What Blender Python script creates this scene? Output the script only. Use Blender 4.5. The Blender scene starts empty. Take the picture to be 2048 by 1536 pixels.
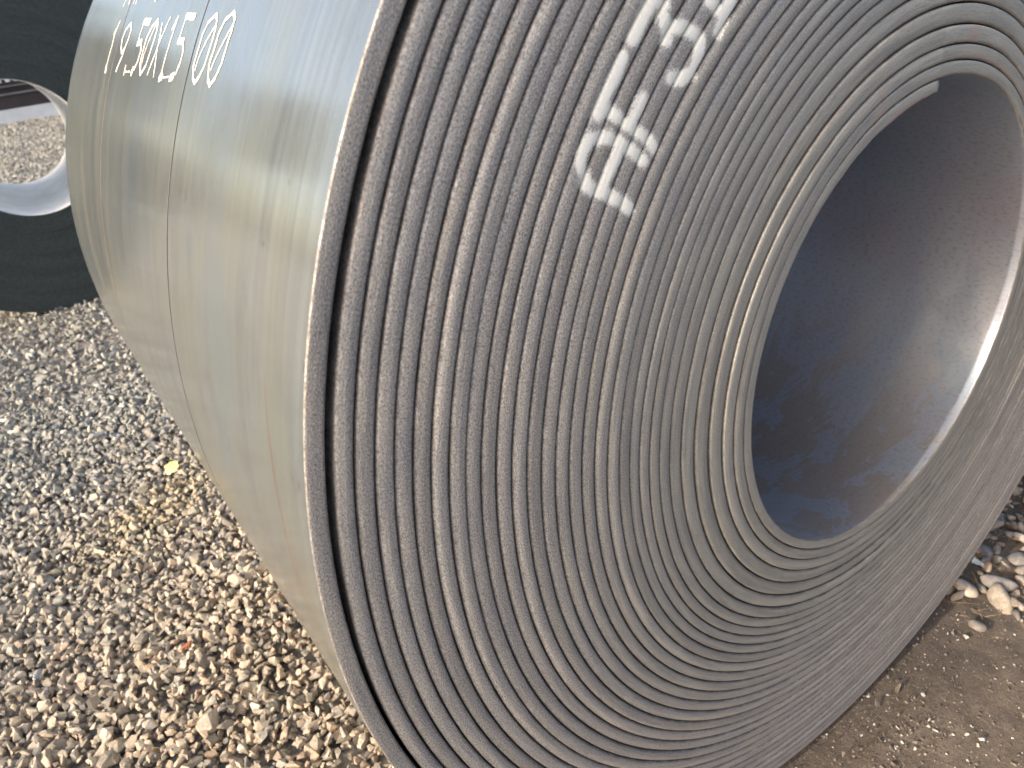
import bpy, bmesh, math, random
import numpy as np
from mathutils import Vector, Matrix
PI = math.pi
rad = math.radians
S = bpy.context.scene
C = S.collection
HZ = 0.962                    # height of the main coil's axis above the ground

# ------------------------------------------------------------------ camera
cam_d = bpy.data.cameras.new('camera')
cam = bpy.data.objects.new('camera', cam_d)
C.objects.link(cam)
cam_d.sensor_width = 36.0
cam_d.lens = 1451.66 / 2048 * 36
cam_d.clip_start = 0.02
cam_d.clip_end = 600
cam_d.dof.use_dof = True
cam_d.dof.focus_distance = 0.95
cam_d.dof.aperture_fstop = 7.0
Rm = Matrix(((0.80619606, 0.36550304, -0.46524773),
             (-0.58082322, 0.33919538, -0.73999384),
             (-0.11266012, 0.8668068, 0.48575063)))
cam.matrix_world = Matrix.Translation((-1.07521, -0.52199, 0.5645 + HZ)) @ Rm.to_4x4()
S.camera = cam

# ------------------------------------------------------------------ light
SUN_AZ = math.atan2(-0.9995, -0.024)      # from north (+Y) clockwise
SUN_EL = rad(25)
sd = Vector((math.sin(SUN_AZ)*math.cos(SUN_EL), math.cos(SUN_AZ)*math.cos(SUN_EL), math.sin(SUN_EL)))
w = bpy.data.worlds.new('World'); S.world = w; w.use_nodes = True
nt = w.node_tree
sky = nt.nodes.new('ShaderNodeTexSky'); sky.sky_type = 'NISHITA'; sky.sun_disc = False
sky.sun_elevation = SUN_EL; sky.sun_rotation = SUN_AZ % (2*PI)
sky.air_density = 1.0; sky.dust_density = 5.0; sky.ozone_density = 1.0
nt.links.new(sky.outputs[0], nt.nodes['Background'].inputs[0])
nt.nodes['Background'].inputs[1].default_value = 0.15
sun_d = bpy.data.lights.new('sun', 'SUN'); sun_d.energy = 2.0; sun_d.angle = rad(0.5); sun_d.color = (1.0, 0.90, 0.76)
sun = bpy.data.objects.new('sun', sun_d); C.objects.link(sun)
sun.rotation_euler = sd.to_track_quat('Z', 'Y').to_euler()
S.view_settings.view_transform = 'Standard'; S.view_settings.look = 'None'
S.view_settings.exposure = 1.3; S.view_settings.gamma = 1.0; S.view_settings.use_curve_mapping = False

# traced paint strokes: (half width, points) in metres on the coil
FACE = [(0.0054, [(-0.5467, 0.5361), (-0.5551, 0.526), (-0.5636, 0.5158), (-0.5722, 0.505)]), (0.0044, [(-0.5863, 0.4902), (-0.594, 0.4792), (-0.6036, 0.4684), (-0.6123, 0.4575), (-0.6182, 0.4485)]), (0.004, [(-0.544, 0.5324), (-0.5311, 0.5275)]), (0.0049, [(-0.535, 0.519), (-0.5314, 0.5101), (-0.5296, 0.4982)]), (0.0042, [(-0.5295, 0.508), (-0.5111, 0.5064), (-0.4962, 0.5014), (-0.4849, 0.4924)]), (0.0047, [(-0.4829, 0.4934), (-0.4837, 0.4832), (-0.4897, 0.4729), (-0.4958, 0.4633), (-0.5091, 0.4614), (-0.5241, 0.4645)]), (0.004, [(-0.4714, 0.5247), (-0.462, 0.5187), (-0.4555, 0.5129)]), (0.0049, [(-0.442, 0.519), (-0.4489, 0.5077), (-0.459, 0.4967)]), (0.0045, [(-0.442, 0.519), (-0.4371, 0.5273), (-0.4564, 0.5354)]), (0.0038, [(-0.6114, 0.4541), (-0.5912, 0.4381), (-0.5737, 0.4264), (-0.5556, 0.4133), (-0.5474, 0.4035)]), (0.0046, [(-0.5626, 0.4517), (-0.568, 0.4436), (-0.5775, 0.4341)]), (0.0038, [(-0.6293, 0.429), (-0.6075, 0.4267), (-0.5923, 0.4172), (-0.5766, 0.4067), (-0.5615, 0.3938)]), (0.0044, [(-0.6293, 0.429), (-0.6405, 0.4175), (-0.6422, 0.4087), (-0.6386, 0.3958), (-0.6356, 0.3864), (-0.6186, 0.3786), (-0.6051, 0.3693), (-0.5912, 0.3612), (-0.5822, 0.3519)]), (0.0046, [(-0.5923, 0.4172), (-0.5968, 0.4081), (-0.6053, 0.3991), (-0.6119, 0.3896), (-0.6173, 0.382)])]
CYL = [(0.0055, [(2.5203, 1.0433), (2.5407, 1.0559), (2.5673, 1.0511), (2.5911, 1.0551), (2.6082, 1.0559)]), (0.0139, [(2.6036, 1.0579), (2.6082, 1.0559)]), (0.0043, [(2.5295, 1.0491), (2.5432, 1.0629)]), (0.0059, [(2.527, 0.9313), (2.5375, 0.9595), (2.5538, 0.9676), (2.5677, 0.9572), (2.5777, 0.9397), (2.5679, 0.9204), (2.5521, 0.9113), (2.5386, 0.9129), (2.527, 0.9313)]), (0.0054, [(2.5679, 0.9204), (2.5826, 0.9264), (2.5937, 0.9387), (2.6062, 0.9505)]), (0.0082, [(2.6037, 0.948), (2.6062, 0.9505)]), (0.0055, [(2.5989, 0.8763), (2.6119, 0.8768)]), (0.0014, [(2.6076, 0.869), (2.6063, 0.8335)]), (0.0115, [(2.5292, 0.7818), (2.5279, 0.8239)]), (0.0042, [(2.5279, 0.8239), (2.5487, 0.8266), (2.5591, 0.8233)]), (0.0101, [(2.5626, 0.8243), (2.5594, 0.8006)]), (0.0055, [(2.5594, 0.8006), (2.5752, 0.7851), (2.5898, 0.7892), (2.6023, 0.8027)]), (0.0115, [(2.6036, 0.8128), (2.6077, 0.817)]), (0.0059, [(2.5287, 0.7298), (2.5389, 0.7549), (2.5553, 0.7684), (2.5752, 0.7688), (2.594, 0.7676), (2.6089, 0.7479), (2.5955, 0.7233), (2.5752, 0.717), (2.5561, 0.7118), (2.5411, 0.7125), (2.5287, 0.7298)]), (0.0034, [(2.5352, 0.7303), (2.56, 0.7466), (2.5807, 0.7566), (2.6004, 0.7547)]), (0.0041, [(2.5282, 0.6528), (2.5464, 0.6637), (2.5608, 0.6726), (2.5711, 0.6784), (2.5856, 0.6849), (2.6078, 0.6996)]), (0.0041, [(2.5342, 0.6914), (2.5491, 0.6829), (2.5649, 0.6767), (2.5752, 0.6734), (2.5906, 0.6649), (2.6093, 0.6565)]), (0.0041, [(2.5273, 0.6059), (2.5437, 0.6071), (2.5654, 0.6095), (2.5851, 0.6124), (2.6048, 0.6131)]), (0.0102, [(2.6078, 0.6145), (2.6096, 0.6061), (2.6109, 0.6181)]), (0.0031, [(2.5307, 0.6096), (2.5444, 0.6186)]), (0.0011, [(2.6093, 0.5955), (2.6081, 0.5691)]), (0.0094, [(2.5306, 0.519), (2.529, 0.561)]), (0.0038, [(2.5295, 0.5603), (2.5448, 0.5621), (2.5562, 0.5617)]), (0.0091, [(2.5619, 0.5648), (2.5612, 0.5387)]), (0.0048, [(2.5622, 0.5376), (2.5752, 0.5249), (2.5881, 0.5242), (2.6021, 0.533)]), (0.0108, [(2.6061, 0.5448), (2.6092, 0.5578)]), (0.0049, [(2.5316, 0.4223), (2.5407, 0.4456), (2.5552, 0.4547), (2.5735, 0.4547), (2.5909, 0.4571), (2.6062, 0.4458), (2.6114, 0.4327), (2.6047, 0.4208), (2.5902, 0.4091), (2.5719, 0.4057), (2.5528, 0.4048), (2.5384, 0.4118), (2.5316, 0.4223)]), (0.0029, [(2.5459, 0.4122), (2.5633, 0.43), (2.5821, 0.4426), (2.5968, 0.4463)]), (0.005, [(2.5315, 0.3554), (2.5403, 0.3782), (2.5531, 0.3869), (2.572, 0.3878), (2.59, 0.391), (2.6061, 0.3807), (2.6122, 0.3694), (2.6038, 0.355), (2.5878, 0.3442), (2.569, 0.3431), (2.5517, 0.3419), (2.5399, 0.3424), (2.5315, 0.3554)]), (0.003, [(2.5461, 0.345), (2.5641, 0.3588), (2.5817, 0.3725), (2.5955, 0.3799)]), (0.0044, [(2.4554, 1.0686), (2.481, 1.0592), (2.4911, 1.0623)]), (0.0041, [(2.4581, 1.0296), (2.4833, 1.0174), (2.4901, 1.0147)]), (0.0038, [(2.4633, 0.9568), (2.487, 0.9497), (2.4914, 0.9511)]), (0.0034, [(2.4618, 0.978), (2.4858, 0.9719), (2.4896, 0.9732)]), (0.004, [(2.4767, 0.8159), (2.4962, 0.7941)])]
# ------------------------------------------------------------------ helpers
def link(o, parent=None):
    C.objects.link(o)
    if parent: o.parent = parent
    return o

def empty(name, loc, label, cat, group=None):
    o = bpy.data.objects.new(name, None); o.location = loc; o.empty_display_size = 0.2
    link(o); o['label'] = label; o['category'] = cat
    if group: o['group'] = group
    return o

def mesh_np(name, V, F, mats, parent=None, mi=None, smooth=False, attrs=None, loc=None):
    """V (n,3), F list of (m,k) int arrays (k = 3 or 4) -> object"""
    me = bpy.data.meshes.new(name)
    V = np.asarray(V, dtype=np.float32)
    Fs = F if isinstance(F, list) else [F]
    idx = np.concatenate([f.ravel() for f in Fs]).astype(np.int32)
    tot = np.concatenate([np.full(len(f), f.shape[1]) for f in Fs]).astype(np.int32)
    st = np.concatenate([[0], np.cumsum(tot)[:-1]]).astype(np.int32)
    me.vertices.add(len(V)); me.vertices.foreach_set('co', V.ravel())
    me.loops.add(len(idx)); me.loops.foreach_set('vertex_index', idx)
    me.polygons.add(len(tot)); me.polygons.foreach_set('loop_start', st); me.polygons.foreach_set('loop_total', tot)
    for m in (mats if isinstance(mats, list) else [mats]): me.materials.append(m)
    if mi is not None: me.polygons.foreach_set('material_index', np.asarray(mi, dtype=np.int32))
    me.polygons.foreach_set('use_smooth', np.full(len(tot), smooth))
    for k, (ty, arr) in (attrs or {}).items():
        a = me.attributes.new(k, ty, 'POINT')
        a.data.foreach_set({'FLOAT': 'value', 'FLOAT_VECTOR': 'vector', 'FLOAT_COLOR': 'color'}[ty], np.asarray(arr, dtype=np.float32).ravel())
    me.update(calc_edges=True); me.validate()
    o = bpy.data.objects.new(name, me)
    if loc is not None: o.location = loc
    return link(o, parent)

class G:
    """small node-graph helper"""
    def __init__(s, name):
        s.m = bpy.data.materials.new(name); s.m.use_nodes = True
        s.t = s.m.node_tree; s.b = s.t.nodes['Principled BSDF']
    def n(s, ty, **kw):
        x = s.t.nodes.new(ty)
        for k, v in kw.items():
            if k.startswith('i_'):
                k = k[2:]; k = int(k) if k.isdigit() else k.replace('_', ' ')
                if hasattr(v, 'is_output') or isinstance(v, bpy.types.NodeSocket): s.t.links.new(v, x.inputs[k])
                else: x.inputs[k].default_value = v
            else: setattr(x, k, v)
        return x
    def put(s, sock, v):
        i = s.b.inputs[sock]
        if isinstance(v, bpy.types.NodeSocket): s.t.links.new(v, i)
        else: i.default_value = v
    def attr(s, name, out='Vector'): return s.n('ShaderNodeAttribute', attribute_name=name).outputs[out]
    def pos(s): return s.n('ShaderNodeTexCoord').outputs['Object']
    def scale(s, v, sc):
        return s.n('ShaderNodeVectorMath', operation='MULTIPLY', i_0=v, i_1=sc).outputs[0]
    def noise(s, v, sc=1.0, det=3.0, rough=0.55, dist=0.0):
        return s.n('ShaderNodeTexNoise', i_Vector=v, i_Scale=sc, i_Detail=det, i_Roughness=rough, i_Distortion=dist).outputs['Fac']
    def ramp(s, f, stops, interp='LINEAR'):
        r = s.n('ShaderNodeValToRGB', i_Fac=f); e = r.color_ramp; e.interpolation = interp
        while len(e.elements) < len(stops): e.elements.new(0.5)
        for el, (p, c) in zip(e.elements, stops):
            el.position = p; el.color = (c, c, c, 1) if not isinstance(c, tuple) else (*c, 1)
        return r.outputs['Color']
    def mix(s, f, a, b, mode='MIX'):
        x = s.n('ShaderNodeMix', data_type='RGBA', blend_type=mode)
        for k, v in ((0, f), (6, a), (7, b)):
            if isinstance(v, bpy.types.NodeSocket): s.t.links.new(v, x.inputs[k])
            else: x.inputs[k].default_value = (*v, 1) if isinstance(v, tuple) and len(v) == 3 else v
        return x.outputs[2]
    def math(s, op, a, b=0.0, c=None, clamp=False):
        x = s.n('ShaderNodeMath', operation=op, use_clamp=clamp, i_0=a, i_1=b)
        if c is not None:
            if isinstance(c, bpy.types.NodeSocket): s.t.links.new(c, x.inputs[2])
            else: x.inputs[2].default_value = c
        return x.outputs[0]
    def bump(s, h, strength=0.3, dist=0.001, nrm=None):
        x = s.n('ShaderNodeBump', i_Height=h, i_Strength=strength, i_Distance=dist)
        if nrm is not None: s.t.links.new(nrm, x.inputs['Normal'])
        return x.outputs[0]
    def sep(s, v): return s.n('ShaderNodeSeparateXYZ', i_0=v).outputs

# ------------------------------------------------------------------ materials
RUST_A, RUST_Y, RUST_K = 3.00, 0.081, -0.12
def mat_edge():
    g = G('strip_edge_steel')
    sc = g.attr('strip')                                   # (arc metres, metres across, metres deep)
    x = g.sep(sc)
    fine = g.noise(g.scale(sc, (420.0, 700.0, 300.0)), 1.0, 3.0, 0.7)
    streak = g.noise(g.scale(sc, (45.0, 620.0, 200.0)), 1.0, 3.0, 0.6)
    cloud = g.noise(g.scale(sc, (9.0, 130.0, 20.0)), 1.0, 3.0, 0.55)
    a = g.ramp(fine, [(0.30, (0.12, 0.116, 0.112)), (0.5, (0.385, 0.370, 0.357)), (0.72, (0.70, 0.675, 0.655))])
    b = g.ramp(cloud, [(0.35, (0.80, 0.80, 0.83)), (0.62, (1.08, 1.04, 1.0))])
    c = g.mix(1.0, a, b, 'MULTIPLY')
    # the inner wraps have a smoother, faintly greenish skin than the gritty outer ones
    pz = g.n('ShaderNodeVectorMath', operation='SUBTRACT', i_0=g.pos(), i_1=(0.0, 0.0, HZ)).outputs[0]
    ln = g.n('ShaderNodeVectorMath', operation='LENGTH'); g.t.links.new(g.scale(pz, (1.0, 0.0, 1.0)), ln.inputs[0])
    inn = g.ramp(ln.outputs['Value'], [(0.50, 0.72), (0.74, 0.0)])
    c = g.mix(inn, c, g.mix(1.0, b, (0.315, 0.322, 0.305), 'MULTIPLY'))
    smear = g.ramp(streak, [(0.52, 0.0), (0.70, 1.0)])
    smear = g.math('MULTIPLY', smear, g.ramp(g.noise(g.scale(sc, (7.0, 60.0, 1.0)), 1.0, 2.0), [(0.46, 0.0), (0.60, 0.55)]))
    c = g.mix(smear, c, (0.125, 0.130, 0.135))
    # rust at the rolled edge, darkened to paint in the shade of the gaps
    d = g.math('ABSOLUTE', g.math('SUBTRACT', x[1], 0.00955))
    rim = g.ramp(g.math('MULTIPLY', d, 100.0), [(0.58, 0.0), (0.90, 1.0)])
    rim = g.math('MULTIPLY', rim, g.ramp(g.noise(g.scale(sc, (30.0, 90.0, 30.0)), 1.0, 3.0), [(0.30, 0.2), (0.62, 0.9)]))
    c = g.mix(g.math('MULTIPLY', rim, 0.85), c, (0.105, 0.078, 0.062))
    tone = g.attr('tone', 'Fac')
    cmb = g.n('ShaderNodeCombineXYZ', i_X=tone, i_Y=tone, i_Z=tone).outputs[0]
    c = g.mix(1.0, c, cmb, 'MULTIPLY')
    pk = g.attr('pink', 'Fac')
    pkf = g.math('MULTIPLY', pk, g.ramp(g.noise(g.scale(sc, (60.0, 260.0, 60.0)), 1.0, 3.0), [(0.42, 0.0), (0.60, 0.9)]))
    c = g.mix(pkf, c, (0.42, 0.26, 0.24))
    # sprayed white paint: signed distance to the strokes, ragged at the border
    pd = g.attr('paint', 'Fac')
    rag = g.math('MULTIPLY', g.math('SUBTRACT', g.noise(g.scale(sc, (330.0, 1100.0, 500.0)), 1.0, 5.0, 0.85), 0.5), 0.024)
    rag2 = g.math('MULTIPLY', g.math('SUBTRACT', g.noise(g.scale(sc, (60.0, 120.0, 60.0)), 1.0, 2.0), 0.5), 0.007)
    p = g.math('ADD', g.math('ADD', pd, rag), rag2)
    pf = g.ramp(g.math('MULTIPLY_ADD', p, -230.0, 1.0), [(0.10, 0.0), (0.80, 1.0)])
    pc = g.ramp(g.noise(g.scale(sc, (500.0, 500.0, 500.0)), 1.0, 2.0), [(0.35, (0.82, 0.80, 0.73)), (0.65, (0.90, 0.89, 0.86))])
    pc = g.mix(g.math('MULTIPLY', rim, 0.35), pc, (0.70, 0.60, 0.34))
    spk = g.math('MULTIPLY', g.ramp(g.noise(g.scale(sc, (620.0, 900.0, 600.0)), 1.0, 1.0), [(0.66, 0.0), (0.70, 1.0)]), g.ramp(g.math('MULTIPLY', pd, 100.0), [(0.15, 0.75), (1.0, 0.0)]))
    pf = g.math('MAXIMUM', pf, spk)
    c = g.mix(pf, c, pc)
    g.put('Base Color', c)
    g.put('Metallic', g.math('MULTIPLY_ADD', pf, -0.3, 0.3))
    g.put('Roughness', g.ramp(fine, [(0.3, 0.62), (0.7, 0.42)]))
    h = g.math('ADD', fine, g.math('MULTIPLY', streak, 0.7))
    g.put('Normal', g.bump(h, 0.55, 0.0007))
    return g.m

def mat_rolled(name, tint, rough=(0.13, 0.21)):
    g = G(name)
    sc = g.attr('strip'); x = g.sep(sc)
    v = g.n('ShaderNodeCombineXYZ', i_X=x[0], i_Y=x[2]).outputs[0]
    long = g.noise(g.scale(v, (1.6, 75.0, 1.0)), 1.0, 4.0, 0.6)
    wide = g.noise(g.scale(v, (1.1, 9.0, 1.0)), 1.0, 3.0, 0.5, 0.4)
    grain = g.noise(g.scale(v, (420.0, 700.0, 1.0)), 1.0, 2.0, 0.6)
    c = g.ramp(long, [(0.32, tuple(0.86*t for t in tint)), (0.66, tuple(1.12*t for t in tint))])
    c = g.mix(g.ramp(wide, [(0.38, 0.0), (0.66, 0.55)]), c, tuple(t*k for t, k in zip(tint, (1.12, 1.04, 0.80))))
    c = g.mix(g.ramp(g.noise(g.scale(v, (2.3, 5.0, 1.0)), 1.0, 3.0), [(0.5, 0.0), (0.72, 0.6)]), c, tuple(t*k for t, k in zip(tint, (0.84, 0.94, 1.12))))
    c = g.mix(g.ramp(grain, [(0.35, 0.16), (0.65, 0.0)]), c, (0.06, 0.06, 0.06))
    blot = g.noise(g.scale(v, (9.0, 14.0, 1.0)), 1.0, 5.0, 0.62, 0.3)
    c = g.mix(g.ramp(blot, [(0.50, 0.0), (0.66, 0.35)]), c, tuple(t*0.62 for t in tint))
    fl = g.noise(g.scale(v, (36.0, 95.0, 1.0)), 1.0, 2.0, 0.5)
    flm = g.math('MULTIPLY', g.ramp(fl, [(0.68, 0.0), (0.73, 1.0)]), g.ramp(blot, [(0.46, 0.0), (0.56, 0.7)]))
    c = g.mix(flm, c, (0.10, 0.10, 0.105))
    # one rust drag mark low on the near strip
    P_ = g.sep(g.n('ShaderNodeVectorMath', operation='SUBTRACT', i_0=g.pos(), i_1=(0.0, 0.0, HZ)).outputs[0])
    ang = g.math('ARCTAN2', P_[2], P_[0])
    ctr = g.math('MULTIPLY_ADD', g.math('SUBTRACT', ang, RUST_A), RUST_K, RUST_Y)
    dd = g.math('ABSOLUTE', g.math('SUBTRACT', P_[1], ctr))
    rm = g.math('MULTIPLY', g.ramp(g.math('MULTIPLY', dd, 100.0), [(0.15, 0.8), (0.45, 0.0)]), g.ramp(g.math('ABSOLUTE', g.math('SUBTRACT', ang, RUST_A)), [(0.07, 1.0), (0.16, 0.0)]))
    rm = g.math('MULTIPLY', rm, g.ramp(long, [(0.3, 0.4), (0.6, 1.0)]))
    c = g.mix(rm, c, (0.36, 0.17, 0.10))
    # pale drag scratches and a faint rusty one
    scr = g.noise(g.scale(v, (3.5, 260.0, 1.0)), 1.0, 2.0, 0.5)
    scm = g.math('MULTIPLY', g.ramp(scr, [(0.66, 0.0), (0.72, 1.0)]), g.ramp(g.noise(g.scale(v, (4.0, 12.0, 1.0)), 1.0, 1.0), [(0.55, 0.0), (0.66, 0.5)]))
    c = g.mix(scm, c, (0.52, 0.50, 0.45))
    g.put('Base Color', c)
    g.put('Metallic', 0.75)
    g.put('Roughness', g.ramp(wide, [(0.3, rough[0]), (0.7, rough[1])]))
    h = g.math('ADD', g.math('MULTIPLY', grain, 0.6), g.math('MULTIPLY', long, 1.6))
    g.put('Normal', g.bump(h, 0.07, 0.0005, g.bump(wide, 0.10, 0.003)))
    return g.m

def mat_bore():
    g = G('bore_mill_scale')
    sc = g.attr('strip'); x = g.sep(sc)
    v = g.n('ShaderNodeCombineXYZ', i_X=x[0], i_Y=x[2]).outputs[0]
    wide = g.noise(g.scale(v, (3.0, 2.2, 1.0)), 1.0, 4.0, 0.6, 0.3)
    flake = g.noise(g.scale(v, (7.0, 13.0, 1.0)), 1.0, 8.0, 0.68, 0.6)
    fine = g.noise(g.scale(v, (160.0, 90.0, 1.0)), 1.0, 4.0, 0.7)
    c = g.ramp(wide, [(0.30, (0.36, 0.43, 0.51)), (0.50, (0.42, 0.45, 0.52)), (0.70, (0.44, 0.405, 0.46))])
    up = g.ramp(g.sep(g.pos())[2], [(0.60, 1.0), (0.84, 0.08)])
    c = g.mix(g.math('MULTIPLY', g.ramp(flake, [(0.490, 0.0), (0.515, 0.85)]), up), c, g.mix(fine, (0.48, 0.40, 0.34), (0.30, 0.28, 0.26)))
    c = g.mix(g.ramp(fine, [(0.36, 0.30), (0.5, 0.0)]), c, (0.09, 0.095, 0.11))
    lw = g.noise(g.scale(v, (2.5, 200.0, 1.0)), 1.0, 2.0)
    c = g.mix(g.math('MULTIPLY', g.ramp(lw, [(0.66, 0.0), (0.70, 0.6)]), g.ramp(wide, [(0.5, 0.0), (0.55, 1.0)])), c, (0.45, 0.46, 0.50))
    g.put('Base Color', c); g.put('Metallic', 0.70)
    g.put('Roughness', g.ramp(flake, [(0.44, 0.33), (0.56, 0.42)]))
    g.put('Normal', g.bump(g.math('ADD', fine, g.math('MULTIPLY', flake, 2.0)), 0.22, 0.0010))
    return g.m

def simple(name, col, rough=0.7, metal=0.0, var=0.25, scale=30.0, bump=0.0, stretch=(1.0, 1.0, 1.0)):
    g = G(name)
    n = g.noise(g.scale(g.pos(), stretch), scale, 4.0, 0.6)
    g.put('Base Color', g.ramp(n, [(0.3, tuple(c*(1-var) for c in col)), (0.7, tuple(min(1, c*(1+var)) for c in col))]))
    g.put('Roughness', rough); g.put('Metallic', metal)
    if bump: g.put('Normal', g.bump(n, bump, 0.01))
    return g.m

def mat_stone(name, bump=0.5):
    g = G(name)
    c = g.attr('tint', 'Color'); p = g.pos()
    n1 = g.noise(p, 55.0, 4.0, 0.65); n2 = g.noise(p, 320.0, 3.0, 0.7)
    k = g.ramp(n1, [(0.28, 0.66), (0.70, 1.25)])
    c = g.mix(1.0, c, k, 'MULTIPLY')
    c = g.mix(1.0, c, g.ramp(n2, [(0.3, 0.72), (0.7, 1.18)]), 'MULTIPLY')
    g.put('Base Color', c); g.put('Roughness', 0.85)
    g.put('Normal', g.bump(g.math('ADD', n1, g.math('MULTIPLY', n2, 0.4)), bump, 0.004))
    return g.m

def mat_ground():
    g = G('dirt')
    p = g.pos(); x = g.sep(p)
    big = g.noise(p, 2.2, 5.0, 0.6, 0.5); mid = g.noise(p, 22.0, 5.0, 0.65); fine = g.noise(p, 260.0, 4.0, 0.7)
    c = g.ramp(big, [(0.32, (0.080, 0.060, 0.045)), (0.52, (0.130, 0.100, 0.076)), (0.70, (0.190, 0.148, 0.108))])
    c = g.mix(1.0, c, g.ramp(mid, [(0.3, 0.70), (0.68, 1.2)]), 'MULTIPLY')
    c = g.mix(1.0, c, g.ramp(fine, [(0.3, 0.62), (0.72, 1.3)]), 'MULTIPLY')
    c = g.mix(g.ramp(fine, [(0.70, 0.0), (0.76, 0.55)]), c, (0.46, 0.42, 0.37))
    # under the crushed stone the soil is dark grit
    west = g.ramp(g.math('MULTIPLY_ADD', x[0], -1.6, g.math('MULTIPLY', g.math('SUBTRACT', mid, 0.5), 0.8)), [(0.45, 0.0), (0.75, 1.0)])
    grit = g.ramp(g.n('ShaderNodeTexVoronoi', i_Vector=p, i_Scale=38.0).outputs['Color'], [(0.1, 0.05), (0.9, 0.26)])
    c = g.mix(west, c, g.mix(1.0, grit, (1.0, 0.90, 0.78), 'MULTIPLY'))
    g.put('Base Color', c); g.put('Roughness', 0.92)
    g.put('Normal', g.bump(g.math('ADD', mid, g.math('MULTIPLY', fine, 0.35)), 0.7, 0.012))
    return g.m

M_EDGE = mat_edge()
M_ROLL = mat_rolled('rolled_outer_steel', (0.345, 0.372, 0.375))
M_BORE = mat_bore()
M_DIRT = mat_ground()
M_SEAM2 = simple('seam_pink_rust', (0.085, 0.058, 0.048), 0.8, 0.0, 0.3, 40.0)
M_SEAM = simple('seam_shade', (0.030, 0.022, 0.019), 0.9, 0.0, 0.4, 40.0)  # cut faces painted near black to stand for shade inside the groove
M_STONE = mat_stone('crushed_stone', 0.5)
M_PEBBLE = mat_stone('weathered_pebble', 0.35)

# ------------------------------------------------------------------ ground: one sheet to the horizon
def axis(lo, hi, near_lo, near_hi, step):
    a = list(np.arange(near_lo, near_hi + 1e-6, step))
    d = step
    while a[-1] < hi: d *= 1.35; a.append(a[-1] + d)
    d = step
    while a[0] > lo: d *= 1.35; a.insert(0, a[0] - d)
    return np.array(a)
def rough_height(X, Y):
    r = np.random.default_rng(5); Z = np.zeros_like(X)
    for k in range(26):
        f = 2.0*1.17**k; a = r.uniform(0, 2*PI); ph = r.uniform(0, 2*PI)
        Z += 0.010/(1.17**(k*0.9)) * np.sin(f*(X*math.cos(a)+Y*math.sin(a))+ph + 1.3*np.sin(0.7*f*(X*math.sin(a)-Y*math.cos(a))+ph*2))
    return Z*np.exp(-((X)**2+(Y-1)**2)/60.0)
gx = axis(-350, 350, -1.6, 2.0, 0.018); gy = axis(-350, 350, -1.4, 1.4, 0.018)
GX, GY = np.meshgrid(gx, gy, indexing='ij')
GZ = rough_height(GX, GY)*0.55 - 0.006
GZ += -0.012*np.exp(-((GX/0.25)**2)) * ((GY > -0.08) & (GY < 1.6))       # pressed down under the coil
nxg, nyg = GX.shape
ii = np.arange(nxg*nyg).reshape(nxg, nyg)
gq = np.stack([ii[:-1, :-1], ii[1:, :-1], ii[1:, 1:], ii[:-1, 1:]], -1).reshape(-1, 4)
ground = mesh_np('ground', np.stack([GX, GY, GZ], -1).reshape(-1, 3), gq, M_DIRT, smooth=True)
ground['kind'] = 'structure'

# ------------------------------------------------------------------ the main coil: one strip wound in a spiral
T = 0.0195; R0 = 0.36689; TH0 = rad(92.83); DA = rad(-27.7); W = 1.502
DZ_N = np.arange(30) + 0.22
DZ_V = np.array([-1.7, -2.0, -0.8, 4.6, 11.5, 15.5, 17.0, 16.6, 14.6, 12.0, 9.3, 7.2, 6.0, 5.2, 4.6, 3.9, 3.4, 3.0, 2.6, 2.0, 1.2,
                 0, 0, 0, 0, 0, 0, 0, 0, 0]) * 0.001
DR_N = np.array([0, 20.2, 21.2, 22.2, 23.2, 24.2, 25.2, 26.2, 27.2, 28.2, 29.88, 30.0, 40]) + 0.0
DR_V = np.array([0, 0, 0, -1.0, -2.4, -2.9, -3.9, -4.3, -5.2, -5.6, -5.8, 0, 0]) * 0.001
RR_N = np.concatenate([[0, 0.22], np.arange(21) + 1.22, [23.0, 40.0]])
RR_V = 0.78*np.concatenate([[0, -0.5], [-2.5, -2.2, -0.6, 6.4, 14.5, 20.0, 21.8, 20.6, 17.4, 13.6, 10.0, 7.6, 6.2, 5.4, 4.5, 3.7, 3.1, 2.7, 2.4, 2.0, 1.3], [0, 0]])*0.001
def ecc(s, A):
    Af = A - DA
    eo = 0.01341*np.cos(2*Af) - 0.00153*np.sin(2*Af)
    eb = 0.00363*np.cos(2*Af) - 0.00103*np.sin(2*Af)
    k = np.clip(s/31.0, 0, 1)
    return k*eo + (1-k)*eb
def gapf(A):
    ph = (A - TH0) % (2*PI)
    return 0.12 + 0.88*np.exp(-((ph - rad(60))/rad(27))**4)
def r_inner(s):
    A = TH0 + 2*PI*s
    g = np.where(s >= 30, 0.00176, 0.0)
    lift = np.where(s < 1, 0.0, 0.0)
    return R0 + T*s + np.interp(s, RR_N, RR_V) + ecc(s, A) + 0.88*np.interp(s, DR_N, DR_V)*gapf(A) + g + lift
def front_y(s):
    A = TH0 + 2*PI*s
    w_ = 0.0005*np.sin(3.1*s*2.39996 + 1.0) + 0.0004*np.sin(A*3 + s*1.7)
    ph = (A - TH0) % (2*PI)
    side = 1 - 0.45*np.clip((ph - rad(130))/rad(50), 0, 1)*np.clip((rad(345) - ph)/rad(50), 0, 1)
    return 0.22*np.interp(s, DZ_N, DZ_V)*side + w_

def seg_dist(P2, strokes):
    d = np.full(len(P2), 1.0)
    for hw, pts in strokes:
        p = np.array(pts)
        for a, b in zip(p[:-1], p[1:]):
            ab = b - a; t = np.clip(((P2 - a) @ ab)/max(ab @ ab, 1e-12), 0, 1)
            d = np.minimum(d, np.hypot(*(P2 - a - t[:, None]*ab).T) - hw)
    return d

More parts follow.
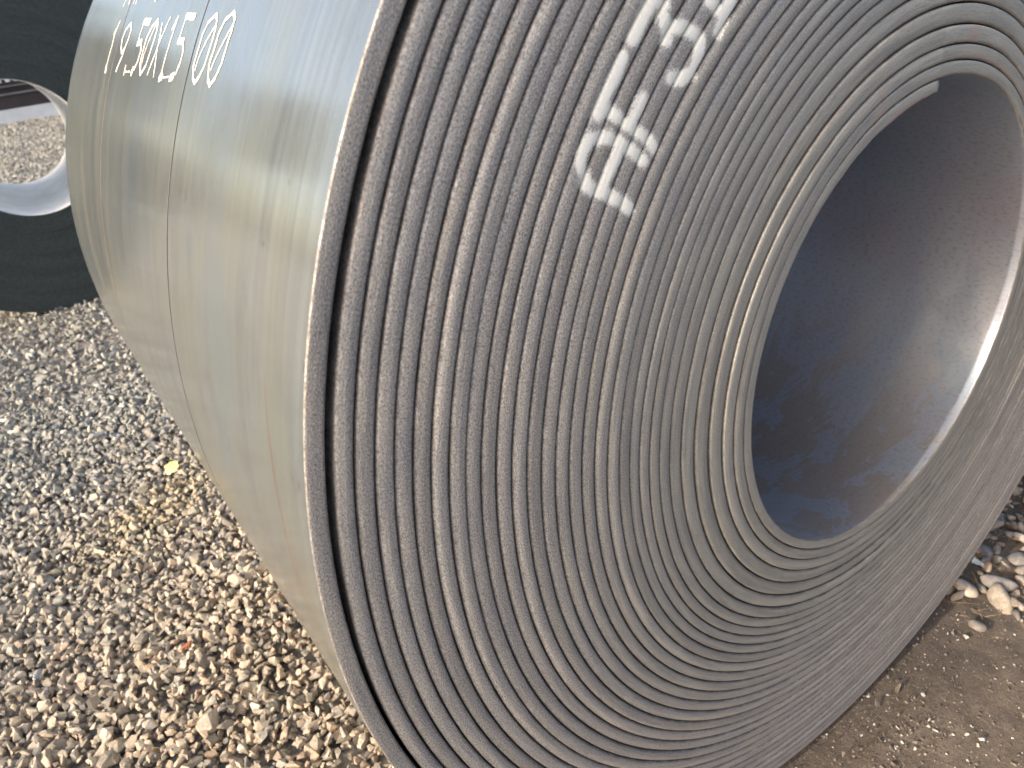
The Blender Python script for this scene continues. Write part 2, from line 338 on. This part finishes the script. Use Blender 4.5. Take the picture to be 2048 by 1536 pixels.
def profile(y0, y1, front=True, bevel=False, outer=False, c=0.004, bore=False):
    """closed loop of (across, along, segment kind): kind 0 = cut edge, 1 = rolled outside, 2 = rolled inside"""
    th = T - 0.0015; P = []; bk = 2 if bore else 0
    if front:
        P.append((0.0, y0 + 0.030, bk)); P.append((0.0, y0 + c + 0.002, bk)); P.append((0.0, y0 + c, 0))
        for a in (25, 50, 72): P.append((c - c*math.cos(rad(a)), y0 + c - c*math.sin(rad(a))*0.92, 0))
        P += [(c + 0.001, y0 + 0.0002, 0), (th*0.5, y0 - 0.0004, 0), (th - c - 0.001, y0 + 0.0002, 0)]
        for a in (72, 50, 25): P.append((th - c + c*math.cos(rad(a)), y0 + c - c*math.sin(rad(a))*0.92, 0))
        P.append((th, y0 + c, 1 if outer else 0)); P.append((th, y0 + c + 0.002, 1 if outer else 0)); P.append((th, y0 + 0.030, 1))
    else:
        P += [(0.0, y0 + 0.001, 3), (0.001, y0, 3)]
        if bevel: P += [(th - 0.0012, y0, 3), (th - 0.0006, y0 + 0.0010, 1), (th - 0.0001, y0 + 0.010, 1), (th, y0 + 0.016, 1)]
        else: P += [(th - 0.0008, y0, 3), (th, y0 + 0.0008, 1), (th, y0 + 0.0022, 1), (th, y0 + 0.030, 1)]
    P += [(th, y0 + (y1-y0)*0.5, 1), (th, y1 - 0.030, 1), (th, y1 - 0.0022, 1), (th, y1 - 0.0008, 0), (th - 0.0008, y1, 0), (0.0008, y1, 0), (0.0, y1 - 0.0008, 2), (0.0, y1 - 0.003, 2), (0.0, y0 + (y1-y0)*0.5, 2)]
    return P

PAINT_LO, PAINT_HI = 2.20, 2.76
def wrap(s0, s1, y0, y1, front, mats, parent, bevel=False, dr=0.0, cap0=True, cap1=True, shape=None):
    P = profile(y0, y1, front, bevel, s0 >= 30, 0.0022 if s0 >= 30 else 0.0026 + 0.0018*min(1.0, s0/22.0), s0 < 2); n = len(P)
    fine = front and 12 <= s0 <= 24
    step = 2*PI/420
    A = [TH0 + 2*PI*s0]; end = TH0 + 2*PI*s1
    while A[-1] < end - 1e-9:
        a = A[-1] % (2*PI)
        st = 0.0022 if (fine and PAINT_LO < a < PAINT_HI) else step
        A.append(min(A[-1] + st, end))
    A = np.array(A); s = (A - TH0)/(2*PI); m = len(A)
    acr = np.array([p[0] for p in P]); al = np.array([p[1] for p in P]); kd = np.array([p[2] for p in P])
    ri = r_inner(s) + dr
    fy = front_y(s) if front else np.zeros(m)
    tk = np.where(s < 22, (r_inner(s + 1) - r_inner(s))/T, 1.0) if s0 < 22 else np.ones(m)
    ph_ = (A - TH0) % (2*PI)
    sd_ = np.clip((ph_ - rad(135))/rad(40), 0, 1)*np.clip((rad(335) - ph_)/rad(40), 0, 1)
    tk = np.where(tk > 1.02, tk + (1.0 - tk)*0.8*sd_, tk)
    r = ri[:, None] + acr[None, :]*tk[:, None]
    fall = np.clip(1 - (al - y0)/0.3, 0, 1)
    y = al[None, :] + fy[:, None]*fall[None, :]
    if shape: r, y = shape(s, r, y, acr, al)
    X = r*np.cos(A)[:, None]; Z = r*np.sin(A)[:, None] + HZ
    V = np.stack([X, y, Z], -1).reshape(-1, 3)
    arc = (ri*0 + np.cumsum(np.concatenate([[0], np.diff(A)*ri[:-1]])) + s0*2.7)
    strip = np.stack([np.broadcast_to(arc[:, None], (m, n)), np.broadcast_to(acr[None, :], (m, n)), np.broadcast_to(al[None, :], (m, n))], -1).reshape(-1, 3)
    strip = strip + np.array([round(s0)*7.31, 0, 0])
    idx = np.arange(m*n).reshape(m, n)
    j = (np.arange(n) + 1) % n
    q = np.stack([idx[:-1, :], idx[1:, :], idx[1:, j], idx[:-1, j]], -1).reshape(-1, 4)
    mi = np.tile(kd, m-1)
    F = [q]; MI = [mi]
    for on, row, flip in ((cap0, 0, False), (cap1, m-1, True)):
        if on:
            loop = idx[row, :] if not flip else idx[row, ::-1]
            F.append(loop.reshape(1, -1)); MI.append([0])
    pd = np.ones(m*n)
    if fine:
        sel = np.abs(((np.repeat(A, n)) % (2*PI)) - 2.48) < 0.34
        pd[sel] = seg_dist(np.stack([V[sel, 0], V[sel, 2] - HZ], 1), FACE)
    pink = np.zeros(m*n)
    if front and s0 < 3:
        aa = np.repeat((A - TH0 + PI) % (2*PI) - PI, n)
        acr_ = np.tile(acr, m)
        if s0 < 0.5: pink = np.exp(-((aa - 0.22)/0.16)**2)*(acr_ < 0.009)
        elif s0 < 1.5: pink = (np.exp(-((aa + 0.35)/0.35)**2)*(acr_ < 0.008)*(acr_ > 0.002)) + 0.6*np.exp(-((aa-0.35)/0.03)**2)
        else: pink = 0.9*np.exp(-((aa + 0.18)/0.03)**2) + 0.6*np.exp(-((aa - 0.33)/0.02)**2)
    o = mesh_np('wrap', V, F, mats, parent, np.concatenate(MI), True,
                {'strip': ('FLOAT_VECTOR', strip), 'paint': ('FLOAT', pd), 'pink': ('FLOAT', pink), 'tone': ('FLOAT', np.full(m*n, 0.88 if s0 >= 30 else 1.0 + 0.11*math.sin(s0*12.9898)*math.sin(s0*4.1)))})
    return o

def tip_shape(s, r, y, acr, al):
    # torn inner end of the strip: ragged lower lip, thinned towards the end
    ph = s*2*PI
    k = np.clip(1 - ph/0.9, 0, 1)[:, None]
    rag = 0.0011*np.sin(ph*61)*np.sin(ph*23 + 1) + 0.0008*np.sign(np.sin(ph*17 + .4))
    low = (1 - np.clip(acr/0.009, 0, 1))[None, :]*(al < 0.05)[None, :]
    return r + k*low*(rag[:, None] - 0.001), y

coil = empty('steel_coil', (0, 0, 0), 'large grey steel coil in the foreground with white paint letters on its wound face', 'steel coil', 'steel coils standing on the gravel')
CUTS = [(0.0, 0.4755), (0.4786, 0.9965), (1.0015, W)]
for n in range(31):
    s1 = n + 1 if n < 30 else 30.41
    inner = M_BORE if n < 2 else M_ROLL
    if n < 29:
        wrap(n, s1, 0.0, W, True, [M_EDGE, M_ROLL, inner, M_SEAM], coil, cap0=(n == 0), cap1=False, shape=tip_shape if n == 0 else None)
    else:
        for k, (a, b) in enumerate(CUTS):
            o = wrap(n, s1, a, b, k == 0, [M_EDGE, M_ROLL, M_ROLL, M_SEAM2 if k == 2 else M_SEAM], coil, bevel=False, dr=0.0, cap0=(n != 29), cap1=(n == 30))
            if n == 30: o['label'] = 'loose outermost wrap, strip nearest the viewer' if k == 0 else ('outermost wrap, middle strip between the two seams' if k == 1 else 'outermost wrap, far strip')

# size stencil painted on the rolled outside: outlines cut from a distance field, wrapped on the cylinder
def painted_text(strokes):
    al_ = [a for _, p in strokes for a, y in p]; yl_ = [y for _, p in strokes for a, y in p]
    A0, A1, Y0, Y1 = min(al_) - 0.02, max(al_) + 0.02, min(yl_) - 0.02, max(yl_) + 0.02
    da, dy = 0.0011, 0.0011
    aa = np.arange(A0, A1, da); yy = np.arange(Y0, Y1, dy)
    GA, GYY = np.meshgrid(aa, yy, indexing='ij')
    P2 = np.stack([GA.ravel()*0.97, GYY.ravel()], 1)
    st = [(max(hw*0.48, 0.0011), [(a*0.97, y) for a, y in pts]) for hw, pts in strokes]
    rng = np.random.default_rng(2)
    D = seg_dist(P2, st).reshape(GA.shape)
    D += 0.0007*np.sin(GA*310 + 2*np.sin(GYY*90)) * np.sin(GYY*260 + GA*40)
    for a, b in ((0.4750, 0.4800), (0.9962, 1.0018)):
        D = np.where((GYY > a) & (GYY < b), np.maximum(D, np.minimum(GYY - a, b - GYY)), D)
    V = []; F3 = []; cache = {}
    def vert(a, y):
        s = (a - TH0)/(2*PI)
        if s < 0: s += 1
        s += 30
        r = float(r_inner(np.array([s]))[0]) + T - 0.0015
        k = 1 if 0.4786 < y < 0.9987 else 0
        r += 0.00045
        return (r*math.cos(a), y, r*math.sin(a) + HZ)
    def vid(key, a, y):
        if key not in cache: cache[key] = len(V); V.append(vert(a, y))
        return cache[key]
    inside = D < 0
    cells = inside[:-1, :-1] | inside[1:, :-1] | inside[1:, 1:] | inside[:-1, 1:]
    for i, j in zip(*np.nonzero(cells)):
        cs = [(i, j), (i+1, j), (i+1, j+1), (i, j+1)]
        poly = []
        for k in range(4):
            p, q = cs[k], cs[(k+1) % 4]
            dp, dq = D[p], D[q]
            if dp < 0: poly.append(vid(p, aa[p[0]], yy[p[1]]))
            if (dp < 0) != (dq < 0):
                t = dp/(dp - dq); key = (min(p, q), max(p, q))
                poly.append(vid(key, aa[p[0]] + (aa[q[0]]-aa[p[0]])*t, yy[p[1]] + (yy[q[1]]-yy[p[1]])*t))
        poly = poly[::-1]
        for k in range(1, len(poly)-1): F3.append((poly[0], poly[k], poly[k+1]))
    return np.array(V), np.array(F3)
g = G('marking_paint_cream')
n_ = g.noise(g.pos(), 240.0, 3.0)
g.put('Base Color', g.ramp(n_, [(0.3, (0.66, 0.56, 0.46)), (0.65, (0.80, 0.73, 0.63))])); g.put('Roughness', 0.5)
M_CREAM = g.m
for lo, hi in ((0, 3), (3, 6), (6, 8), (8, 13), (13, 15), (15, 17), (17, 21), (21, 26), (26, 28), (28, 30), (30, 31), (31, 32), (32, 33), (33, 34), (34, 35)):
    tv, tf = painted_text(CYL[lo:hi])
    mesh_np('painted_character', tv, tf, M_CREAM, coil, smooth=True)

# ------------------------------------------------------------------ coils of thinner strip in the yard
M_DARK = simple('dark_strip_edges', (0.062, 0.076, 0.078), 0.60, 0.35, 0.30, 60.0)
M_PALE = simple('pale_bore_steel', (0.88, 0.87, 0.84), 0.5, 0.0, 0.12, 6.0)
M_GREYR = simple('grey_rolled_steel', (0.26, 0.27, 0.27), 0.36, 0.6, 0.18, 3.0, stretch=(1.0, 8.0, 1.0))
def lathe(name, prof, mat, parent, seg=150, close=False):
    p = np.array(prof); a = np.linspace(0, 2*PI, seg, endpoint=False)
    V = np.stack([p[None, :, 0]*np.cos(a)[:, None], np.broadcast_to(p[None, :, 1], (seg, len(p))), p[None, :, 0]*np.sin(a)[:, None]], -1)
    idx = np.arange(seg*len(p)).reshape(seg, len(p)); nx = (np.arange(seg)+1) % seg
    q = np.stack([idx[:, :-1], idx[nx][:, :-1], idx[nx][:, 1:], idx[:, 1:]], -1).reshape(-1, 4)
    return mesh_np(name, V.reshape(-1, 3), q, mat, parent)
def yard_coil(loc, label, Rb=0.381, Ro=0.985, L=1.40):
    o = empty('steel_coil', loc, label, 'steel coil', 'steel coils standing on the gravel')
    pitch = 0.0067; k = int((Ro - Rb)/pitch); rng = random.Random(7)
    pr = []; back = []
    for i in range(k):
        a = Rb + i*pitch; dz = rng.uniform(-0.0025, 0.0025) + 0.003*math.sin(i*0.35)
        pr += [(a + 0.0006, 0.006), (a + 0.0014, dz), (a + pitch - 0.0008, dz)]
        back += [(a + 0.0006, L - 0.005), (a + 0.0014, L - dz*0.5), (a + pitch - 0.0008, L - dz*0.5)]
    lathe('wound_strip', pr, M_DARK, o)['kind'] = 'stuff'
    lathe('back_face', back, M_DARK, o)
    lathe('outer_wrap', [(Ro - 0.002, 0.001), (Ro, 0.003), (Ro, L*0.5), (Ro, L - 0.003), (Ro - 0.002, L - 0.001)], M_GREYR, o)
    lathe('bore_lining', [(Rb + 0.0008, 0.002), (Rb - 0.001, 0.0), (Rb - 0.003, 0.004), (Rb - 0.003, L - 0.004), (Rb + 0.0008, L - 0.002)], M_PALE, o)
    return o
c2 = yard_coil((-0.913, 4.754, 0.014 + HZ), 'dark slate steel coil with a pale open bore standing behind the big grey coil')

for x_, y_, lab in ((0.55, -3.75, 'unseen dark steel coil added across the aisle to shade the big grey coil'), (2.75, -3.70, 'unseen dark steel coil added across the aisle for shade, right of the one facing the big grey coil')):
    r_ = c2.copy(); C.objects.link(r_); r_.location = (x_, y_, 0.985); r_['label'] = lab  # unseen coils added to block low sky and darken the lower wound face
    for ch in [o for o in C.objects if o.parent == c2]:
        d_ = ch.copy(); C.objects.link(d_); d_.parent = r_

# ------------------------------------------------------------------ long low wall behind the yard
def box(name, lo, hi, mat, parent, bev=0.01):
    bm = bmesh.new(); bmesh.ops.create_cube(bm, size=1.0)
    for v in bm.verts:
        for k in range(3): v.co[k] = lo[k] if v.co[k] < 0 else hi[k]
    if bev: bmesh.ops.bevel(bm, geom=bm.edges[:], offset=bev, segments=2, profile=0.6, affect='EDGES')
    me = bpy.data.meshes.new(name); bm.to_mesh(me); bm.free(); me.materials.append(mat)
    return link(bpy.data.objects.new(name, me), parent)
wallr = empty('yard_wall', (0, 19.4, 0), 'long low wall with white plinth and dark brown steel beams at the far edge of the gravel', 'wall')
mw = simple('white_plinth_paint', (0.66, 0.68, 0.70), 0.6, 0, 0.12, 3.0)
mb = simple('brown_steel_paint', (0.050, 0.038, 0.040), 0.5, 0.2, 0.25, 4.0)
mg = simple('grey_rail_paint', (0.16, 0.155, 0.17), 0.5, 0.2, 0.2, 4.0)
box('plinth', (-6, 0.0, -0.02), (6, 0.5, 0.272), mw, wallr)
box('beam', (-6, 0.03, 0.275), (6, 0.4, 0.545), mb, wallr)
box('rail', (-6, -0.02, 0.548), (6, 0.35, 0.585), mg, wallr)
box('beam', (-6, 0.10, 0.588), (6, 0.4, 0.70), mb, wallr)
box('rail', (-6, 0.0, 0.703), (6, 0.35, 0.73), mg, wallr)
box('upper_panel', (-6, 0.12, 0.733), (6, 0.4, 2.3), mb, wallr)
for k in range(14):
    box('bracket', (-1.5 + k*0.16, 0.04, 0.80), (-1.42 + k*0.16, 0.11, 0.87), mw, wallr, 0.004)

# ------------------------------------------------------------------ unseen trees, added beyond the wall to mirror darkly in the rolled steel
M_LEAF = simple('foliage', (0.050, 0.060, 0.040), 0.7, 0, 0.4, 3.0)
M_BARK = simple('bark', (0.11, 0.085, 0.065), 0.9, 0, 0.3, 8.0)
def tree(x, y, rx, z0, z1, seed, label):
    r = np.random.default_rng(seed)
    t = empty('tree', (x, y, 0), label, 'tree', 'unseen trees added beyond the yard wall for the steel reflection')
    pr = [(0.26, -0.1), (0.20, 1.0), (0.17, z0), (0.10, (z0+z1)/2), (0.03, z1 - 0.4)]
    a = np.linspace(0, 2*PI, 10, endpoint=False); V = []; F = []
    for i, (rr_, z) in enumerate(pr):
        for q in a: V.append((rr_*math.cos(q) + 0.1*math.sin(z), rr_*math.sin(q), z))
    for i in range(len(pr)-1):
        for j in range(10): F.append((i*10+j, i*10+(j+1) % 10, (i+1)*10+(j+1) % 10, (i+1)*10+j))
    mesh_np('trunk', np.array(V), np.array(F), M_BARK, t, smooth=True)
    n = 5200; cl = r.normal(size=(26, 3)); cl /= np.linalg.norm(cl, axis=1)[:, None]; cl *= r.uniform(0.35, 0.8, (26, 1))
    P = cl[r.integers(0, 26, n)] + r.normal(size=(n, 3))*0.17
    P = P*np.array([rx, rx, (z1-z0)/2]) + np.array([0, 0, (z0+z1)/2])
    Q = quat_mats(n, r); s_ = r.uniform(0.10, 0.22, n)
    base = np.array([[-1, -.5, 0], [1, -.5, 0.1], [1, .5, 0], [-1, .5, -0.1]])
    V = np.einsum('nij,vj->nvi', Q, base)*s_[:, None, None] + P[:, None, :]
    mesh_np('crown', V.reshape(-1, 3), np.arange(n*4).reshape(n, 4), M_LEAF, t)['kind'] = 'stuff'

# ------------------------------------------------------------------ stones
def hull_proto(seed, npt=13, rounded=0.0):
    r = random.Random(seed); bm = bmesh.new()
    sx, sy, sz = r.uniform(0.85, 1.35), r.uniform(0.65, 0.95), r.uniform(0.45, 0.75)
    for k in range(npt):
        v = Vector((r.gauss(0, 1), r.gauss(0, 1), r.gauss(0, 1))).normalized()*r.uniform(0.86, 1.08)
        bm.verts.new((v.x*sx, v.y*sy, v.z*sz))
    h = bmesh.ops.convex_hull(bm, input=bm.verts[:])
    bmesh.ops.delete(bm, geom=[v for v in bm.verts if not v.link_faces], context='VERTS')
    bmesh.ops.triangulate(bm, faces=bm.faces[:])
    if rounded:
        bmesh.ops.subdivide_edges(bm, edges=bm.edges[:], cuts=1, use_grid_fill=True)
        for _ in range(2): bmesh.ops.smooth_vert(bm, verts=bm.verts[:], factor=rounded, use_axis_x=True, use_axis_y=True, use_axis_z=True)
        bmesh.ops.triangulate(bm, faces=bm.faces[:])
    bm.verts.index_update()
    V = np.array([v.co[:] for v in bm.verts]); F = np.array([[v.index for v in f.verts] for f in bm.faces])
    bm.free(); return V, F
CR = [hull_proto(i, 10 + i % 5) for i in range(28)]
CR_LOW = [hull_proto(100+i, 8) for i in range(16)]
PB = [hull_proto(200+i, 14, 0.32) for i in range(20)]

def quat_mats(n, rng, flat=0.0):
    q = rng.normal(size=(n, 4)); 
    if flat: q[:, 1:3] *= (1-flat)
    q /= np.linalg.norm(q, axis=1)[:, None]
    a, b, c, d = q.T
    return np.stack([np.stack([1-2*(c*c+d*d), 2*(b*c-a*d), 2*(b*d+a*c)], -1),
                     np.stack([2*(b*c+a*d), 1-2*(b*b+d*d), 2*(c*d-a*b)], -1),
                     np.stack([2*(b*d-a*c), 2*(c*d+a*b), 1-2*(b*b+c*c)], -1)], 1)
def scatter(name, protos, P, Rr, col, mat, rng, flat=0.0, smooth=False):
    """merge many small stones into one mesh; P (n,3) centres, Rr radii, col (n,3)"""
    n = len(P); which = rng.integers(0, len(protos), n); Q = quat_mats(n, rng, flat)
    Vs, Fs, Cs = [], [], []; off = 0
    for k, (pv, pf) in enumerate(protos):
        s = np.nonzero(which == k)[0]
        if not len(s): continue
        v = np.einsum('nij,vj->nvi', Q[s], pv)*Rr[s][:, None, None] + P[s][:, None, :]
        Vs.append(v.reshape(-1, 3)); m = len(pv)
        Fs.append((pf[None] + (np.arange(len(s))*m)[:, None, None] + off).reshape(-1, 3)); off += len(s)*m
        Cs.append(np.repeat(np.concatenate([col[s], np.ones((len(s), 1))], 1), m, axis=0))
    o = mesh_np(name, np.concatenate(Vs), np.concatenate(Fs), mat, smooth=smooth, attrs={'tint': ('FLOAT_COLOR', np.concatenate(Cs))})
    return o
def stone_cols(n, rng, P=None):
    base = np.array([[0.34, 0.29, 0.235], [0.27, 0.245, 0.21], [0.42, 0.37, 0.31], [0.22, 0.205, 0.19], [0.36, 0.28, 0.22], [0.30, 0.29, 0.27], [0.52, 0.48, 0.42]])
    c = base[rng.choice(len(base), n, p=[.30, .22, .16, .08, .11, .09, .04])]*rng.uniform(0.92, 1.2, (n, 1))*np.array([1.04, 0.96, 0.86])
    if P is not None:                                       # shade over the gravel further back, put into the stone colour as grey
        k = np.clip((P[:, 1] - 0.9 - 0.35*(P[:, 0]+1.2))/2.0, 0, 1)[:, None]
        gcol = c.mean(1, keepdims=True)*np.array([1.02, 1.03, 0.94])
        c = c*(1-k*0.75) + gcol*k*0.75
    return c
def jitter_grid(x0, x1, y0, y1, st, rng):
    X, Y = np.meshgrid(np.arange(x0, x1, st), np.arange(y0, y1, st), indexing='ij')
    X = X.ravel() + rng.uniform(-.55, .55, X.size)*st; Y = Y.ravel() + rng.uniform(-.55, .55, Y.size)*st
    return X, Y
rng = np.random.default_rng(11)
def gravel_zone(x0, x1, y0, y1, st, r_lo, r_hi, layers, protos, name, keep=None):
    Ps, Rs = [], []
    for L in range(layers):
        X, Y = jitter_grid(x0, x1, y0, y1, st, rng)
        r = np.exp(rng.normal(math.log((r_lo*r_hi)**.5), 0.33, X.size)).clip(r_lo*0.6, r_hi*1.35)
        Z = rough_height(X, Y)*0.55 + 0.004 + L*st*0.40 + rng.uniform(-0.004, 0.006, X.size)
        if keep is not None:
            k = keep(X, Y, rng); X, Y, Z, r = X[k], Y[k], Z[k], r[k]
        Ps.append(np.stack([X, Y, Z], 1)); Rs.append(r)
    P = np.concatenate(Ps); r = np.concatenate(Rs); col = stone_cols(len(P), rng, P)
    d = np.exp(-(((P[:, 0] + 1.06)/0.24)**2 + ((P[:, 1] - 2.0 - 0.5*(P[:, 0]+1.06))/0.16)**2)) * rng.uniform(0.3, 1.3, len(P))
    d = np.clip(d*0.62, 0, 0.6)[:, None]
    col = col*(1-d) + np.array([0.46, 0.36, 0.20])*d
    o = scatter(name, protos, P, r, col, M_STONE, rng, 0.25)
    o['kind'] = 'stuff'
    return o
east = lambda X, Y, r: (X < -0.16 + r.uniform(-0.1, 0.1, X.size)) | (Y > 1.9)
gravel_zone(-3.0, 0.1, -0.3, 3.3, 0.0235, 0.0090, 0.0195, 2, CR, 'gravel', lambda X, Y, r: (X < -0.16 + r.uniform(-0.1, 0.1, X.size)) & (X < -0.35 + 0.02*Y))
gravel_zone(-3.4, 1.0, 3.3, 7.2, 0.034, 0.013, 0.023, 1, CR_LOW, 'gravel')
gravel_zone(-2.2, 2.0, 7.2, 19.3, 0.050, 0.018, 0.032, 1, CR_LOW, 'gravel')

# river pebbles, dirt crumbs and straw on the right
def east_keep(X, Y, r):
    lim = 0.50 + 0.35*np.clip(-Y, -1, 1) + np.abs(r.normal(0, 0.13, X.size)) - 2.0*np.abs(r.normal(0, 0.03, X.size))*(r.random(X.size) < 0.5)
    return X > lim
Ps, Rs = [], []
for L in range(2):
    X, Y = jitter_grid(0.25, 2.6, -0.9, 2.2, 0.047, rng); k = east_keep(X, Y, rng); X, Y = X[k], Y[k]
    Rs.append(np.exp(rng.normal(math.log(0.022), 0.42, X.size)).clip(0.007, 0.045))
    Ps.append(np.stack([X, Y, rough_height(X, Y)*0.55 + 0.002 + L*0.014], 1))
P = np.concatenate(Ps); rr = np.concatenate(Rs)
pc = np.array([[0.40, 0.37, 0.34], [0.30, 0.28, 0.27], [0.46, 0.41, 0.36], [0.25, 0.24, 0.24], [0.42, 0.33, 0.27]])[rng.choice(5, len(P), p=[.3, .25, .2, .15, .1])]*rng.uniform(.5, .92, (len(P), 1))*np.array([1.05, .98, .9])
o = scatter('river_pebbles', PB, P, rr, pc, M_PEBBLE, rng, 0.8, smooth=True); o['kind'] = 'stuff'
n = 16000
X = rng.uniform(-0.6, 1.3, n); Y = rng.uniform(-0.9, 0.35, n)
r = np.exp(rng.normal(math.log(0.0018), 0.62, n)).clip(0.0008, 0.012)
cl = np.exp(-(((X - 0.10)/0.11)**2 + ((Y + 0.13)/0.05)**2))
extra = rng.random(n) < cl; r[extra] = rng.uniform(0.0025, 0.006, extra.sum())
col = np.where(rng.random((n, 1)) < 0.16, np.array([[0.50, 0.47, 0.42]]), np.array([[0.18, 0.145, 0.115]]))*rng.uniform(.7, 1.2, (n, 1))
o = scatter('soil_crumbs', CR_LOW, np.stack([X, Y, rough_height(X, Y)*0.55 - 0.006 + r*0.4], 1), r, col, M_STONE, rng, 0.3); o['kind'] = 'stuff'

def straw(name, spots, mat):
    V, F = [], []
    for (x, y, z, L, ang, wd) in spots:
        k = 6; b = len(V); bend = rng.uniform(-0.5, 0.5); el = rng.uniform(-0.1, 0.35)
        for i in range(k):
            t = i/(k-1); a = ang + bend*t
            cx = x + L*t*math.cos(a); cy = y + L*t*math.sin(a); cz = z + math.sin(t*PI)*L*0.10*el*4 + 0.004
            ww = wd*(1 - 0.7*t)
            for dx, dz in ((1, 0), (0, 1), (-1, 0), (0, -0.6)): V.append((cx - math.sin(a)*ww*dx, cy + math.cos(a)*ww*dx, cz + ww*dz))
        for i in range(k-1):
            for j in range(4): F.append((b+i*4+j, b+i*4+(j+1) % 4, b+(i+1)*4+(j+1) % 4, b+(i+1)*4+j))
    o = mesh_np(name, np.array(V), np.array(F), mat); o['kind'] = 'stuff'; return o
M_STRAW = simple('dry_straw', (0.27, 0.19, 0.105), 0.8, 0, 0.7, 9.0)
sp = []
for k in range(420):
    x = rng.uniform(0.42, 1.35); y = rng.uniform(-0.35, 0.5)
    sp.append((x, y, float(rough_height(np.array(x), np.array(y)))*0.55 + rng.uniform(0.006, 0.034), rng.uniform(0.02, 0.09), rng.uniform(0, 2*PI), rng.uniform(0.0004, 0.0009)))
straw('dry_straw', sp, M_STRAW)
sp = []
for k in range(130):
    x = rng.uniform(-1.9, -0.6); y = rng.uniform(0.4, 3.0)
    sp.append((x, y, rng.uniform(0.022, 0.032), rng.uniform(0.02, 0.06), rng.uniform(0, 2*PI), rng.uniform(0.0004, 0.0008)))
straw('pine_needles', sp, M_STRAW)

tree(-4.6, 30.0, 1.9, 2.6, 7.0, 61, 'unseen dense dark green tree added beyond the yard wall for the steel reflection, right of the gap in the tree row')
tree(-10.2, 31.0, 2.2, 4.2, 10.0, 62, 'unseen tall dark green tree added beyond the yard wall for the steel reflection, left of the gap in the tree row')
tree(-1.2, 31.0, 2.0, 1.8, 6.0, 63, 'unseen low broad green tree added beyond the yard wall for the steel reflection, behind the dark coil')
# single things one can point at
def single_stone(name, seed, loc, scale, rot, col, label, cat, mat=M_STONE, pts=16, rounded=0.0):
    V, F = hull_proto(seed, pts, rounded)
    V = V*np.array(scale)
    o = mesh_np(name, V, F, mat, attrs={'tint': ('FLOAT_COLOR', np.tile([*col, 1.0], (len(V), 1)))}, loc=loc, smooth=bool(rounded))
    o.rotation_euler = rot; o['label'] = label; o['category'] = cat
    return o
single_stone('stone', 31, (-1.150, 0.930, 0.042), (0.040, 0.042, 0.030), (0.3, -0.25, 0.6), (0.40, 0.33, 0.26), 'largest tan crushed stone lying on the gravel near the bottom left', 'stone')
single_stone('stone', 35, (-1.13, 1.23, 0.036), (0.018, 0.012, 0.010), (0.2, 0, 0.4), (0.42, 0.14, 0.07), 'small rust red stone chip in the gravel left of the big coil', 'stone chip')
single_stone('stone', 36, (-1.152, 2.72, 0.034), (0.048, 0.026, 0.014), (0.15, 0.1, 0.5), (0.50, 0.47, 0.40), 'flat pale slab of stone lying on the greyer gravel at left', 'stone')
g = G('banded_pebble')
wv = g.n('ShaderNodeTexWave', i_Vector=g.scale(g.pos(), (1.0, 1.0, 1.0)), i_Scale=45.0, i_Distortion=1.5, wave_type='BANDS', bands_direction='X').outputs['Fac']
g.put('Base Color', g.ramp(wv, [(0.35, (0.16, 0.17, 0.18)), (0.6, (0.30, 0.31, 0.32)), (0.85, (0.62, 0.61, 0.58))])); g.put('Roughness', 0.55)
single_stone('pebble', 52, (-1.478, 1.412, 0.036), (0.026, 0.019, 0.016), (0, 0.2, 0.9), (0.5, 0.5, 0.5), 'smooth white and grey banded pebble among the crushed stone at far left', 'pebble', g.m, 14, 0.5)
def leaf(name, loc, size, rot, mat, label, cat):
    V, F = [], []; k = 8
    for i in range(k+1):
        t = i/k; w_ = math.sin(PI*min(1, t*1.02))**0.7*0.42*(1 + 0.18*math.sin(t*19))
        for j in (-1, 0, 1): V.append(((t - .5)*size, j*w_*size, (0.10*abs(j) + 0.12*math.sin(t*5))*size*(1 - 0.3*j)))
    for i in range(k):
        for j in range(2): a = i*3+j; F.append((a, a+3, a+4, a+1))
    V = np.array(V); n0 = len(V); V = np.concatenate([V, V - np.array([0, 0, 0.0004])]); F = np.array(F); F = np.concatenate([F, F[:, ::-1] + n0])
    o = mesh_np(name, V, F, mat, loc=loc, smooth=True); o.rotation_euler = rot; o['label'] = label; o['category'] = cat; return o
M_YL = simple('yellow_leaf', (0.80, 0.66, 0.24), 0.6, 0, 0.2, 60.0)
M_WL = simple('pale_leaf', (0.76, 0.72, 0.58), 0.6, 0, 0.15, 60.0)
leaf('leaf', (-0.950, 2.150, 0.062), 0.060, (0.45, -0.65, 0.3), M_YL, 'bright yellow leaf on the gravel beside the big coil', 'leaf')
leaf('leaf', (0.640, 0.022, 0.040), 0.040, (0.2, 0.3, -0.5), M_WL, 'cream coloured curled leaf at the edge of the pale pebbles right of the coil', 'leaf')
leaf('leaf', (0.80, -0.07, 0.036), 0.040, (0.1, 0.2, 1.0), M_YL, 'yellowish leaf among pebbles near the right edge', 'leaf')
